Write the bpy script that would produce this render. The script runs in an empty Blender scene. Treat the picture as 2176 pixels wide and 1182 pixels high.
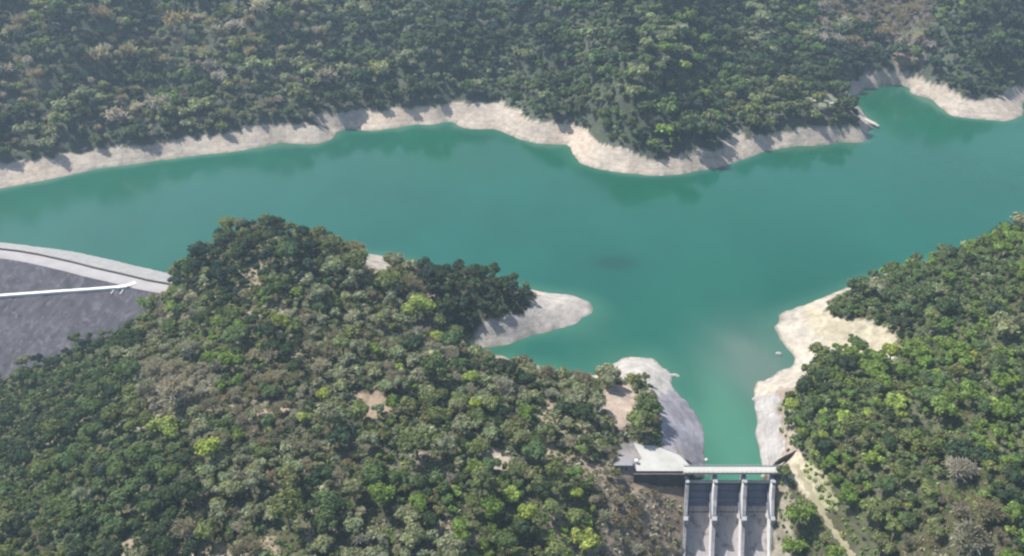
import bpy, bmesh, math, random
import numpy as np
from mathutils import Vector, Matrix
R = math.radians
sc = bpy.context.scene
col = sc.collection

# ------------------------------------------------------------------ camera, sky, sun, exposure
CAM_H, PITCH, FPX, PW, PH = 335.0, 33.0, 1884.0, 2176.0, 1182.0
cam_d = bpy.data.cameras.new('camera'); cam = bpy.data.objects.new('camera', cam_d); col.objects.link(cam)
cam.location = (0, 0, CAM_H); cam.rotation_euler = (R(90 - PITCH), 0, 0)
cam_d.sensor_width = 36.0; cam_d.lens = 36.0 * FPX / PW
cam_d.clip_start = 1.0; cam_d.clip_end = 8000.0
sc.camera = cam

SUN_EL, SUN_AZ = 57.0, -64.0            # azimuth measured from +Y, negative = to the left
world = bpy.data.worlds.new('World'); sc.world = world; world.use_nodes = True
wn = world.node_tree.nodes; wl = world.node_tree.links
bg = wn['Background']; sky = wn.new('ShaderNodeTexSky'); sky.sky_type = 'NISHITA'
sky.sun_disc = False; sky.sun_elevation = R(SUN_EL); sky.sun_rotation = R(SUN_AZ)
sky.air_density = 1.2; sky.dust_density = 2.0
wl.new(sky.outputs[0], bg.inputs[0]); bg.inputs[1].default_value = 0.115
sun_d = bpy.data.lights.new('sun', 'SUN'); sun = bpy.data.objects.new('sun', sun_d); col.objects.link(sun)
sun_d.energy = 5.0; sun_d.angle = R(0.6); sun_d.color = (1.0, 0.95, 0.87)
_sv = Vector((math.sin(R(SUN_AZ)) * math.cos(R(SUN_EL)), math.cos(R(SUN_AZ)) * math.cos(R(SUN_EL)), math.sin(R(SUN_EL))))
sun.rotation_euler = _sv.to_track_quat('Z', 'Y').to_euler(); sun.location = (-300, 400, 600)
sc.view_settings.view_transform = 'Standard'; sc.view_settings.look = 'None'
sc.view_settings.gamma = 1.0; sc.view_settings.exposure = 0.82
sc.render.engine = 'CYCLES'
sc.cycles.use_denoising = True; sc.cycles.max_bounces = 6; sc.cycles.diffuse_bounces = 3
sc.cycles.volume_bounces = 0; sc.cycles.transparent_max_bounces = 4
sc.cycles.filter_width = 2.2
sc.cycles.use_fast_gi = False

# ------------------------------------------------------------------ helpers
SP, CP = math.sin(R(PITCH)), math.cos(R(PITCH))
def U(px, py, z=0.0):
    """world point at height z seen at photo pixel px, py (used to survey the place)"""
    a = (px - PW / 2) / FPX; b = -(py - PH / 2) / FPX
    d = (a, CP + b * SP, -SP + b * CP)
    t = (z - CAM_H) / d[2]
    return (d[0] * t, d[1] * t, z)
def P(X, Y, Z):
    X = np.asarray(X, float); Y = np.asarray(Y, float); Z = np.asarray(Z, float) - CAM_H
    f = np.maximum(Y * CP - Z * SP, 1e-3); u = Y * SP + Z * CP
    return PW / 2 + FPX * X / f, PH / 2 - FPX * u / f, f
def inpoly(px, py, poly):
    px = np.asarray(px, float); py = np.asarray(py, float); ins = np.zeros(px.shape, bool)
    n = len(poly)
    for i in range(n):
        x1, y1 = poly[i]; x2, y2 = poly[(i + 1) % n]
        if y1 == y2: continue
        c = ((y1 > py) != (y2 > py)) & (px < (x2 - x1) * (py - y1) / (y2 - y1) + x1)
        ins ^= c
    return ins
_rs = np.random.RandomState(7)
_LAT = _rs.rand(256, 256)
def vnoise(x, y, s, off=0):
    x = np.asarray(x, float) / s + off * 17.3; y = np.asarray(y, float) / s + off * 9.7
    xi = np.floor(x).astype(int); yi = np.floor(y).astype(int); fx = x - xi; fy = y - yi
    fx = fx * fx * (3 - 2 * fx); fy = fy * fy * (3 - 2 * fy)
    g = lambda a, b: _LAT[a % 256, b % 256]
    return ((g(xi, yi) * (1 - fx) + g(xi + 1, yi) * fx) * (1 - fy) + (g(xi, yi + 1) * (1 - fx) + g(xi + 1, yi + 1) * fx) * fy) * 2 - 1
def tag(o, label=None, cat=None, group=None, kind=None):
    if label: o['label'] = label
    if cat: o['category'] = cat
    if group: o['group'] = group
    if kind: o['kind'] = kind
    return o
def link(name, me, mat=None, parent=None, loc=None):
    o = bpy.data.objects.new(name, me); col.objects.link(o)
    if mat is not None and me is not None:
        me.materials.clear()
        for m in (mat if isinstance(mat, (list, tuple)) else [mat]): me.materials.append(m)
    if parent is not None: o.parent = parent
    if loc is not None: o.location = loc
    return o
def mesh_np(name, V, quads=None, tris=None, cols=None, smooth=False):
    me = bpy.data.meshes.new(name)
    V = np.asarray(V, np.float32)
    nq = 0 if quads is None else len(quads); nt = 0 if tris is None else len(tris)
    idx = []
    if nq: idx.append(np.asarray(quads, np.int32).ravel())
    if nt: idx.append(np.asarray(tris, np.int32).ravel())
    idx = np.concatenate(idx)
    me.vertices.add(len(V)); me.vertices.foreach_set('co', V.ravel())
    me.loops.add(len(idx)); me.loops.foreach_set('vertex_index', idx)
    me.polygons.add(nq + nt)
    st = np.concatenate([np.arange(nq) * 4, nq * 4 + np.arange(nt) * 3]).astype(np.int32)
    me.polygons.foreach_set('loop_start', st)
    if smooth: me.polygons.foreach_set('use_smooth', np.ones(nq + nt, bool))
    me.update(calc_edges=True)
    if cols is not None:
        a = me.color_attributes.new('Col', 'FLOAT_COLOR', 'POINT')
        c = np.ones((len(V), 4), np.float32); c[:, :3] = cols
        a.data.foreach_set('color', c.ravel())
    return me
class MB:
    """collects shapes, then links them as ONE mesh object"""
    def __init__(s): s.bm = bmesh.new()
    def hexa(s, pts):
        v = [s.bm.verts.new(p) for p in pts]
        for f in ((0, 3, 2, 1), (4, 5, 6, 7), (0, 1, 5, 4), (1, 2, 6, 5), (2, 3, 7, 6), (3, 0, 4, 7)):
            s.bm.faces.new([v[i] for i in f])
    def box(s, x0, x1, y0, y1, z0, z1, T=None):
        p = [(x0, y0, z0), (x1, y0, z0), (x1, y1, z0), (x0, y1, z0), (x0, y0, z1), (x1, y0, z1), (x1, y1, z1), (x0, y1, z1)]
        s.hexa([T(*q) for q in p] if T else p)
    def prism(s, prof, u0, u1, T=None):
        """profile of (v, z) points extruded along u"""
        T = T or (lambda u, v, z: (u, v, z)); n = len(prof)
        a = [s.bm.verts.new(T(u0, v, z)) for v, z in prof]; b = [s.bm.verts.new(T(u1, v, z)) for v, z in prof]
        for i in range(n): s.bm.faces.new((a[i], a[(i + 1) % n], b[(i + 1) % n], b[i]))
        s.bm.faces.new(a[::-1]); s.bm.faces.new(b)
    def tube(s, p, q, r0, r1, n=6):
        p = Vector(p); q = Vector(q); d = (q - p).normalized(); x = d.orthogonal().normalized(); y = d.cross(x)
        A = []; B = []
        for i in range(n):
            t = 2 * math.pi * i / n; e = x * math.cos(t) + y * math.sin(t)
            A.append(s.bm.verts.new(p + e * r0)); B.append(s.bm.verts.new(q + e * r1))
        for i in range(n): s.bm.faces.new((A[i], A[(i + 1) % n], B[(i + 1) % n], B[i]))
        s.bm.faces.new(A[::-1]); s.bm.faces.new(B)
    def build(s, name, mat, parent=None, loc=None, bevel=0, smooth=False):
        bmesh.ops.recalc_face_normals(s.bm, faces=s.bm.faces)
        me = bpy.data.meshes.new(name); s.bm.to_mesh(me); s.bm.free()
        if smooth:
            for f in me.polygons: f.use_smooth = True
        o = link(name, me, mat, parent, loc)
        if bevel:
            m = o.modifiers.new('bevel', 'BEVEL'); m.width = bevel; m.segments = 1; m.limit_method = 'ANGLE'
        return o

# ------------------------------------------------------------------ materials
def nodes(name):
    m = bpy.data.materials.new(name); m.use_nodes = True
    return m, m.node_tree.nodes, m.node_tree.links, m.node_tree.nodes['Principled BSDF']
def noise_node(N, L, scale, detail=4, rough=.6, coord='Object', stretch=None):
    tc = N.new('ShaderNodeTexCoord'); nz = N.new('ShaderNodeTexNoise')
    nz.inputs['Scale'].default_value = scale; nz.inputs['Detail'].default_value = detail; nz.inputs['Roughness'].default_value = rough
    if stretch:
        mp = N.new('ShaderNodeMapping'); mp.inputs['Scale'].default_value = stretch
        L.new(tc.outputs[coord], mp.inputs[0]); L.new(mp.outputs[0], nz.inputs[0])
    else: L.new(tc.outputs[coord], nz.inputs[0])
    return nz
def ramp(N, L, src, stops):
    r = N.new('ShaderNodeValToRGB'); e = r.color_ramp.elements
    while len(e) < len(stops): e.new(0.5)
    for k, (p, c) in enumerate(stops):
        e[k].position = p; e[k].color = (c[0], c[1], c[2], 1) if hasattr(c, '__len__') else (c, c, c, 1)
    L.new(src, r.inputs[0]); return r
def mult(N, L, a, b, fac=1.0, mode='MULTIPLY'):
    m = N.new('ShaderNodeMix'); m.data_type = 'RGBA'; m.blend_type = mode; m.inputs[0].default_value = fac
    for s, k in ((a, 6), (b, 7)):
        if hasattr(s, 'links'): L.new(s, m.inputs[k])
        else: m.inputs[k].default_value = (*s, 1)
    return m.outputs[2]
def surface(name, c, var=0.25, scale=0.4, rough=.85, bump=.3, stretch=None, spots=None):
    m, N, L, B = nodes(name)
    n1 = noise_node(N, L, scale, 6, .65, 'Object', stretch); r1 = ramp(N, L, n1.outputs[0], [(.3, 1 - var), (.7, 1 + var * .6)])
    out = mult(N, L, c, r1.outputs[0])
    if spots:
        n2 = noise_node(N, L, spots[1], 4); r2 = ramp(N, L, n2.outputs[0], [(.52, 0.0), (.66, 1.0)])
        mm = N.new('ShaderNodeMix'); mm.data_type = 'RGBA'; L.new(r2.outputs[0], mm.inputs[0]); L.new(out, mm.inputs[6]); mm.inputs[7].default_value = (*spots[0], 1); out = mm.outputs[2]
    L.new(out, B.inputs['Base Color']); B.inputs['Roughness'].default_value = rough; B.inputs['Specular IOR Level'].default_value = .2
    if bump:
        n3 = noise_node(N, L, scale * 6, 5); bp = N.new('ShaderNodeBump'); bp.inputs['Strength'].default_value = bump; bp.inputs['Distance'].default_value = .3
        L.new(n3.outputs[0], bp.inputs['Height']); L.new(bp.outputs[0], B.inputs['Normal'])
    return m
M = {}
M['concrete'] = surface('concrete', (.23, .23, .24), .25, .25, .9, .1, None, ((.15, .145, .14), .35))
M['deck'] = surface('deck_concrete', (.34, .335, .31), .12, .3, .9, .1)
M['sunlit_face'] = surface('sunlit_concrete', (.58, .57, .56), .15, .4, .85, .05, (.3, .3, 1.5))  # pale tone carries the sunlight on the left pier faces
M['pad'] = surface('pad_concrete', (.33, .325, .305), .14, .12, .9, .1, None, ((.27, .27, .245), .08))
M['chute'] = surface('chute_concrete', (.30, .278, .272), .2, .5, .85, .1, (1.6, .12, .12), ((.15, .135, .13), .25))
M['gate'] = surface('painted_gate_steel', (.115, .125, .165), .22, .5, .55, .05, (1.5, .3, .3))
M['steel'] = surface('grey_steel', (.25, .255, .26), .15, 1.0, .5, 0)
M['dark'] = surface('dark_wall', (.075, .068, .064), .4, .3, .95, .2)
M['rockfill'] = surface('rockfill', (.066, .063, .074), .4, .12, .95, 1.0, None, ((.100, .096, .110), .22))
M['riprap'] = surface('pale_riprap', (.27, .265, .26), .3, .3, .95, .8)
M['crest'] = surface('crest_road', (.27, .255, .255), .15, .08, .95, .1)
M['berm'] = surface('white_berm', (.50, .495, .51), .08, .2, .9, .1)
M['parapet'] = surface('parapet', (.06, .06, .065), .2, .3, .9, 0)
M['boulder'] = surface('boulder', (.36, .34, .315), .25, .6, .95, .6)
M['track'] = surface('dirt_track', (.22, .20, .13), .25, .2, .95, .2)
M['bark'] = surface('bark', (.17, .15, .13), .3, 1.5, .95, .2)
M['palebark'] = surface('pale_bark', (.42, .41, .385), .2, 1.5, .95, .1)
M['white'] = surface('white_paint', (.6, .6, .6), .05, 1, .6, 0)
M['hut'] = surface('hut_wall', (.2, .19, .2), .15, .6, .9, 0)
M['roof'] = surface('dark_roof', (.05, .05, .05), .3, .6, .8, 0)

m, N, L, B = nodes('foliage')           # leaf colours come with each mesh (Col)
at = N.new('ShaderNodeAttribute'); at.attribute_name = 'Col'
nz = noise_node(N, L, .9, 3, .7); rr = ramp(N, L, nz.outputs[0], [(.3, .72), (.72, 1.25)])
c = mult(N, L, mult(N, L, at.outputs['Color'], (1.14, 1.14, 1.04)), rr.outputs[0])
dif = N.new('ShaderNodeBsdfDiffuse'); trn = N.new('ShaderNodeBsdfTranslucent'); mx = N.new('ShaderNodeMixShader'); mx.inputs[0].default_value = .40
L.new(c, dif.inputs[0]); L.new(mult(N, L, c, (1.25, 1.2, .7)), trn.inputs[0])
L.new(dif.outputs[0], mx.inputs[1]); L.new(trn.outputs[0], mx.inputs[2]); L.new(mx.outputs[0], N['Material Output'].inputs[0])
M['leaf'] = m

m, N, L, B = nodes('ground')            # soil, sand, grass: albedo per vertex, grain and strata in the shader
at = N.new('ShaderNodeAttribute'); at.attribute_name = 'Col'
nz = noise_node(N, L, .18, 8, .7); rr = ramp(N, L, nz.outputs[0], [(.3, .66), (.7, 1.2)])
c = mult(N, L, at.outputs['Color'], rr.outputs[0])
geo = N.new('ShaderNodeNewGeometry'); sx = N.new('ShaderNodeSeparateXYZ'); L.new(geo.outputs['Position'], sx.inputs[0])
nz2 = noise_node(N, L, .05, 4); ma = N.new('ShaderNodeMath'); ma.operation = 'MULTIPLY_ADD'; L.new(nz2.outputs[0], ma.inputs[0]); ma.inputs[1].default_value = 5; L.new(sx.outputs[2], ma.inputs[2])
nzz = N.new('ShaderNodeTexNoise'); nzz.noise_dimensions = '1D'; nzz.inputs['Scale'].default_value = .9; nzz.inputs['Detail'].default_value = 3; L.new(ma.outputs[0], nzz.inputs['W'])
r2 = ramp(N, L, nzz.outputs[0], [(.35, .86), (.65, 1.08)])
c = mult(N, L, c, r2.outputs[0], .8)
L.new(c, B.inputs['Base Color']); B.inputs['Roughness'].default_value = .95; B.inputs['Specular IOR Level'].default_value = .1
bp = N.new('ShaderNodeBump'); bp.inputs['Strength'].default_value = .55; bp.inputs['Distance'].default_value = 1.2
n3 = noise_node(N, L, .35, 8, .7); L.new(n3.outputs[0], bp.inputs['Height']); L.new(bp.outputs[0], B.inputs['Normal'])
M['ground'] = m

m, N, L, B = nodes('reservoir_water')
at = N.new('ShaderNodeAttribute'); at.attribute_name = 'Col'
nz = noise_node(N, L, .012, 5, .6, 'Object', (1, .6, 1)); rr = ramp(N, L, nz.outputs[0], [(.35, .9), (.65, 1.1)])
c = mult(N, L, at.outputs['Color'], rr.outputs[0])
L.new(c, B.inputs['Base Color']); B.inputs['Roughness'].default_value = .12; B.inputs['IOR'].default_value = 1.333
bp = N.new('ShaderNodeBump'); bp.inputs['Strength'].default_value = .06; bp.inputs['Distance'].default_value = .3
n3 = noise_node(N, L, .25, 4, .6); L.new(n3.outputs[0], bp.inputs['Height']); L.new(bp.outputs[0], B.inputs['Normal'])
M['water'] = m

# ------------------------------------------------------------------ the lie of the land (surveyed points -> height field)
far_w = [(-330, 480), (-160, 440), (-60, 417), (0, 403), (90, 385), (200, 360), (330, 341), (420, 329), (520, 318), (600, 302), (690, 281), (735, 273), (780, 279), (830, 274),
         (880, 265), (950, 258), (975, 271), (1020, 279), (1050, 275), (1090, 290), (1130, 302), (1200, 306), (1240, 350), (1290, 362), (1350, 370),
         (1420, 372), (1480, 362), (1560, 345), (1620, 322), (1700, 309), (1780, 300), (1840, 286), (1856, 266), (1836, 243), (1820, 222), (1815, 205), (1832, 187),
         (1870, 185), (1930, 194), (1985, 212), (2004, 234), (2030, 250), (2080, 254), (2130, 258), (2166, 246), (2172, 232), (2180, 215), (2240, 200), (2400, 180), (2600, 170)]
far_t = [(-330, 420), (-160, 385), (-60, 362), (0, 348), (90, 332), (170, 312), (240, 306), (300, 300), (360, 290), (440, 280), (500, 273), (560, 268), (610, 264), (680, 258),
         (725, 242), (760, 233), (860, 229), (930, 226), (1000, 222), (1060, 212), (1095, 226), (1130, 258), (1180, 263), (1240, 268), (1280, 300), (1310, 316),
         (1360, 321), (1440, 321), (1500, 316), (1535, 291), (1600, 284), (1700, 273), (1780, 270), (1828, 262), (1800, 205), (1798, 183), (1828, 162),
         (1860, 158), (1910, 153), (1960, 162), (2010, 188), (2060, 202), (2110, 202), (2150, 182), (2190, 168), (2260, 150), (2400, 130), (2600, 120)]
ctrl = []
for p in far_w: ctrl.append(U(p[0], p[1], 0))
for p in far_t: ctrl.append(U(p[0], p[1], 12.5))
def slope_at(px):       # how steeply the far bank climbs behind the tree line
    return float(np.interp(px, [-400, 0, 300, 600, 850, 1000, 1150, 1330, 1500, 1700, 1840, 1960, 2060, 2200, 2600], [.52, .50, .46, .44, .40, .38, .44, .52, .42, .32, .26, .34, .50, .55, .55]))
for px, py in far_t[:26:2] + far_t[26:33:2]:
    x, y, z = U(px, py, 12.5)
    for d in (45, 110, 230, 420, 800): ctrl.append((x * (1 + .0004 * d), y + d + (60 if px > 1480 else 0), 12.5 + slope_at(px) * d * (1 - d / 2600)))
for px, py in ((1828, 162), (1910, 153), (1960, 162), (2060, 202), (2110, 202), (2190, 168), (2400, 130), (2600, 120)):
    x, y, z = U(px, py, 12.5)
    for d in (45, 110, 230, 420, 800): ctrl.append((x * (1 + .0004 * d), y + d, 12.5 + slope_at(px) * d * (1 - d / 2600)))
S = []          # (px, py, ground height) on the near hills
S += [(450, 570, 0), (560, 552, 0), (680, 545, 0), (800, 541, 0), (900, 570, 0), (1000, 590, 0), (1100, 612, 0), (1160, 623, 0), (1220, 628, 0), (1253, 639, 0), (1263, 654, 0),
      (1240, 680, 0), (1180, 701, 0), (1110, 722, 0), (1060, 733, 0), (1020, 735, 0), (1010, 743, 0), (1060, 752, 0), (1130, 770, 0), (1200, 792, 0), (1268, 797, 0),
      (1298, 776, 0), (1340, 766, 0), (1382, 765, 0), (1410, 784, 0), (1430, 800, 0), (1424, 816, 0), (1440, 836, 0), (1465, 860, 0), (1485, 892, 0), (1493, 930, 0), (1496, 985, 0),
      (1500, 1010, 0)]
S += [(1200, 651, 5.5), (1140, 668, 8), (1090, 692, 7), (1040, 700, 8)]
S += [(580, 492, 54), (505, 505, 46), (450, 545, 36), (395, 595, 22), (355, 612, 18), (300, 672, 8), (200, 720, -4), (100, 766, -13), (0, 812, -23), (-120, 860, -31), (-250, 900, -37)]
S += [(640, 515, 49), (690, 545, 42), (760, 565, 33), (880, 585, 23), (1000, 582, 22), (1060, 605, 18), (1110, 628, 13), (1140, 645, 9)]
S += [(500, 620, 44), (600, 620, 46), (420, 680, 32), (500, 720, 42), (620, 740, 42), (700, 650, 40), (720, 780, 37), (800, 640, 30), (850, 700, 29), (950, 650, 20), (960, 720, 15), (900, 780, 27),
      (300, 780, 22), (400, 830, 32), (150, 870, 4), (0, 930, -8), (150, 960, 14), (0, 1050, 4), (200, 1080, 22), (0, 1182, 8), (300, 960, 28), (300, 1182, 28), (500, 900, 37), (500, 1060, 34),
      (600, 1182, 30), (650, 900, 36), (800, 900, 33), (800, 1050, 30), (900, 1182, 24), (950, 950, 29), (1050, 820, 24), (1060, 778, 10), (1130, 806, 15), (1200, 825, 15), (1060, 900, 25), (1050, 975, 26), (1000, 1080, 24),
      (1150, 930, 24), (1220, 880, 20), (1270, 830, 14), (1150, 1010, 23), (1250, 960, 22), (1250, 1060, 17), (1150, 1110, 18), (1200, 1182, 10), (1350, 1182, -2), (1320, 1090, 9), (1300, 1030, 15)]
S += [(1350, 792, 7.5), (1390, 790, 5), (1300, 806, 9), (1400, 815, 5), (1310, 845, 17), (1305, 885, 20), (1365, 840, 14), (1392, 850, 12), (1385, 905, 18), (1405, 930, 16),
      (1345, 955, 16.6), (1400, 968, 16.6), (1440, 988, 16.6), (1350, 998, 16.6), (1330, 950, 17.5), (1310, 985, 17), (1300, 930, 19.5)]
S += [(1440, 880, 8), (1450, 930, 9), (1465, 975, 10)]
S += [(1720, 641, 0), (1780, 616, 0), (1830, 598, 0), (1890, 581, 0), (1960, 560, 0), (2060, 535, 0), (2176, 508, 0), (2300, 480, 0), (2500, 440, 0),
      (1680, 655, 0), (1645, 678, 0), (1651, 710, 0), (1670, 742, 0), (1690, 768, 0), (1660, 784, 0), (1632, 810, 0), (1605, 850, 0), (1610, 900, 0), (1616, 950, 0), (1622, 990, 0), (1626, 1010, 0)]
S += [(1690, 672, 2.5), (1720, 690, 5), (1700, 730, 4), (1760, 720, 8), (1800, 712, 10), (1880, 745, 16), (1740, 765, 9), (1700, 800, 9), (1655, 840, 9), (1672, 900, 14), (1690, 955, 16.6),
      (1662, 990, 16.6), (1650, 900, 9), (1655, 960, 10)]
S += [(1770, 652, 8), (1830, 620, 11), (1905, 590, 15), (1990, 562, 22), (2060, 545, 30), (2110, 535, 38), (2176, 510, 50), (2300, 470, 62), (2500, 430, 80)]
S += [(1850, 680, 14), (1950, 660, 24), (2060, 640, 38), (2176, 620, 54), (1950, 740, 24), (2060, 760, 38), (1740, 840, 19), (1830, 800, 23), (1950, 840, 34), (2176, 780, 54), (1730, 930, 23), (1850, 930, 32), (2000, 960, 40), (2176, 960, 54),
      (1700, 1000, 16.5), (1720, 1040, 15), (1770, 1110, 11), (1820, 1182, 8), (1870, 1060, 27), (2000, 1090, 36), (1950, 1182, 26), (2176, 1182, 46), (2300, 1000, 62), (2300, 800, 64), (2300, 1182, 56)]
S += [(1420, 1020, 10.5), (1445, 1040, 7.5), (1380, 1020, 11), (1450, 1110, -1.5), (1445, 1182, -10), (1400, 1100, 2), (1400, 1182, -7), (1660, 1040, 10), (1662, 1100, 2), (1665, 1182, -8), (1690, 1120, 6), (1700, 1182, -1)]
ctrl += [U(*p) for p in S]
for p in ((-200, 480), (300, 450), (600, 420), (800, 400), (1000, 450), (1300, 500), (1600, 450), (1800, 420), (2050, 400), (2300, 380), (1400, 650), (1900, 230), (300, 520), (2000, 330), (850, 480)): ctrl.append(U(p[0], p[1], -22))
ctrl += [U(1500, 690, -10), U(1540, 780, -7), U(1545, 850, -6), U(1552, 900, -5), U(1556, 960, -5), U(1450, 790, -3), U(1130, 745, -5), U(1615, 760, -1.0), U(1590, 810, -1.4), U(1620, 720, -1.6), U(1625, 795, -.6)]
ctrl += [(-330, 500, -45), (-420, 470, -55), (-370, 430, -52), (-500, 520, -50), (-620, 520, 30), (-800, 520, 90), (-420, 300, -40), (-300, 250, -20), (-420, 580, -30), (-560, 600, -25), (-700, 620, 30),
         (-150, 150, 5), (0, 150, 0), (60, 200, -20), (95, 230, -62), (85, 150, -100), (160, 200, -30), (250, 170, 20), (400, 250, 70), (500, 400, 95), (700, 450, 120), (0, -100, -40), (-500, 0, 0), (500, 0, 80),
         (-1100, 700, 170), (-1500, 1200, 350), (1500, 1300, 380), (1300, 700, 170), (0, 1900, 420), (-900, 1900, 450), (900, 1900, 450), (1500, 100, 180), (-1500, 100, 120), (0, -900, -40), (-1500, -900, 100), (1500, -900, 120)]
C = np.array(ctrl)
_A = np.sqrt(((C[:, None, :2] - C[None, :, :2]) ** 2).sum(-1) + 36.0)
n = len(C); Amat = np.zeros((n + 3, n + 3)); Amat[:n, :n] = _A - np.eye(n) * 1.2
Amat[:n, n] = 1; Amat[n, :n] = 1; Amat[:n, n + 1:] = C[:, :2] / 500; Amat[n + 1:, :n] = (C[:, :2] / 500).T
W_ = np.linalg.solve(Amat, np.concatenate([C[:, 2], np.zeros(3)]))

# spillway frame: u along the bridge, v upstream (the bays run slightly askew to the bridge)
SX, SY, _ = U(1552, 998, 17.0); SK = .13
def T(u, v, z): return (SX + u + SK * v, SY + v, z)
def uv_of(X, Y): v = Y - SY; return X - SX - SK * v, v
HW = 22.0                        # half width of the spillway
def chute_z(v):                  # floor of the chute
    v = np.asarray(v, float)
    return np.interp(v, [-200, -13.5, -8.0, -7.5, 50], [-6.4 - 186.5 * .60, -6.4, -4.4, -1.0, -1.0])

# dam crest line (upstream edge of the road) from surveyed points
crest = [U(px, py, 18.0) for px, py in ((420, 616), (352, 604), (313, 597), (260, 584), (202, 571), (160, 560), (121, 551), (80, 542), (42, 535.5), (0, 530.5))]
dx, dy = crest[-1][0] - crest[-3][0], crest[-1][1] - crest[-3][1]; dl = math.hypot(dx, dy); dx /= dl; dy /= dl
for k in range(1, 13): crest.append((crest[9][0] + dx * 22 * k, crest[9][1] + dy * 22 * k - .55 * k * k, 18.0))

xs = np.unique(np.concatenate([np.arange(-1500, -700, 40), np.arange(-700, 760, 3.2), np.arange(760, 1540, 40), np.arange(60, 175, 1.1)]).round(2))
ys = np.unique(np.concatenate([np.arange(-900, 180, 40), np.arange(180, 1000, 3.0), np.arange(1000, 1320, 6), np.arange(1320, 2100, 40), np.arange(240, 345, 1.1)]).round(2))
GX, GY = np.meshgrid(xs, ys)
GZ = np.zeros(GX.shape); flatx, flaty = GX.ravel(), GY.ravel(); gz = np.zeros(flatx.shape)
for i in range(0, len(flatx), 20000):
    a, b = flatx[i:i + 20000], flaty[i:i + 20000]
    d = np.sqrt((a[:, None] - C[None, :, 0]) ** 2 + (b[:, None] - C[None, :, 1]) ** 2 + 36.0)
    gz[i:i + 20000] = d @ W_[:n] + W_[n] + a / 500 * W_[n + 1] + b / 500 * W_[n + 2]
uu, vv = uv_of(flatx, flaty)
near_sp = np.clip(1 - np.maximum(np.maximum(np.abs(uu + 10) - 40, 0), np.maximum(np.abs(vv + 5) - 35, 0)) / 15, 0, 1)
hi = np.clip((gz - 10) / 25, 0, 1)
nzamp = (1 - near_sp * .9)
gz += nzamp * (vnoise(flatx, flaty, 26, 1) * (.8 + 2.2 * hi) + vnoise(flatx, flaty, 9, 2) * (.4 + .5 * hi) + vnoise(flatx, flaty, 4.5, 3) * .35 + vnoise(flatx, flaty, 90, 4) * (5 * hi * (flaty > 600)))
_fx, _fy, _fd = P(flatx, flaty, gz)
def along(line, wpx):
    best = np.full(flatx.shape, 1e9)
    for (x1, y1), (x2, y2) in zip(line[:-1], line[1:]):
        t = np.clip(((_fx - x1) * (x2 - x1) + (_fy - y1) * (y2 - y1)) / ((x2 - x1) ** 2 + (y2 - y1) ** 2), 0, 1); best = np.minimum(best, (_fx - x1 - t * (x2 - x1)) ** 2 + (_fy - y1 - t * (y2 - y1)) ** 2)
    return np.exp(-best / wpx ** 2)
fh = np.clip((gz - 16) / 30, 0, 1) * (flaty > 600)
gz += fh * (-15 * along([(1160, 250), (1210, 120), (1260, -60)], 60) + 13 * along([(1330, 270), (1400, 130), (1500, -40)], 75) - 13 * along([(720, 235), (700, 120), (760, -60)], 55) + 10 * along([(880, 200), (930, 60), (960, -80)], 70)
            - 12 * along([(390, 270), (300, 120), (330, -60)], 50) + 10 * along([(550, 240), (520, 100), (560, -60)], 60) - 12 * along([(1620, 270), (1680, 130), (1720, -40)], 50) - 10 * along([(60, 310), (20, 150), (80, -40)], 50) + 9 * along([(190, 280), (160, 130), (200, -40)], 60)
            + 7 * vnoise(flatx, flaty, 55, 21) + 4 * vnoise(flatx, flaty, 27, 22))
# the spillway cutting
inside = (np.abs(uu) < HW - 1.0) & (vv < 5)
gz = np.where(inside, np.minimum(gz, chute_z(vv) - 1.2), gz)
inside2 = (np.abs(uu) < HW - 2.0) & (vv >= 5) & (vv < 12); gz = np.where(inside2, np.minimum(gz, -2.0), gz)
# pad and right landing are levelled
pad_poly = [U(px, py, 17.0)[:2] for px, py in ((1352, 1001), (1346, 990), (1364, 974), (1345, 940), (1352, 942), (1366, 946), (1390, 947), (1420, 958), (1445, 968), (1462, 985), (1466, 990), (1466, 1001))]
inpad = inpoly(flatx, flaty, pad_poly); gz = np.where(inpad, np.minimum(gz, 16.2), gz)
front = (uu < -HW + 1) & (uu > -52) & (vv < -3.0) & (vv > -14); gz = np.where(front, np.minimum(gz, 11.5 - (-3.0 - vv) * .15), gz)
_px, _py, _dp = P(flatx, flaty, gz)
_q = np.stack([np.interp(np.linspace(0, len(crest) - 1, 160), np.arange(len(crest)), np.array(crest)[:, c]) for c in (0, 1)], -1)
_w = np.where((flaty < 640) & (flaty > 330) & (flatx < -120) & (flatx > -760))[0]
_d2 = ((flatx[_w, None] - _q[None, :, 0]) ** 2 + (flaty[_w, None] - _q[None, :, 1]) ** 2); _j = np.argmin(_d2, 1); _off = np.sqrt(_d2[np.arange(len(_w)), _j])
_fz = np.where(flaty[_w] < _q[_j, 1], 17.4 - np.maximum(_off - 9.5, 0) / 1.65, 17.6 - _off * .51)
_in = inpoly(_px[_w], _py[_w], [(-2500, 300), (330, 560), (352, 612), (300, 668), (200, 716), (100, 764), (0, 812), (-200, 905), (-2500, 1500)])
gz[_w] = np.where(_in, np.minimum(gz[_w], _fz - 3.0), gz[_w])
gz = np.clip(gz, -112, 530)
GZ = gz.reshape(GX.shape)
def H(X, Y):
    X = np.asarray(X, float); Y = np.asarray(Y, float)
    i = np.clip(np.searchsorted(xs, X) - 1, 0, len(xs) - 2); j = np.clip(np.searchsorted(ys, Y) - 1, 0, len(ys) - 2)
    fx = (X - xs[i]) / (xs[i + 1] - xs[i]); fy = (Y - ys[j]) / (ys[j + 1] - ys[j])
    return (GZ[j, i] * (1 - fx) + GZ[j, i + 1] * fx) * (1 - fy) + (GZ[j + 1, i] * (1 - fx) + GZ[j + 1, i + 1] * fx) * fy

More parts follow.
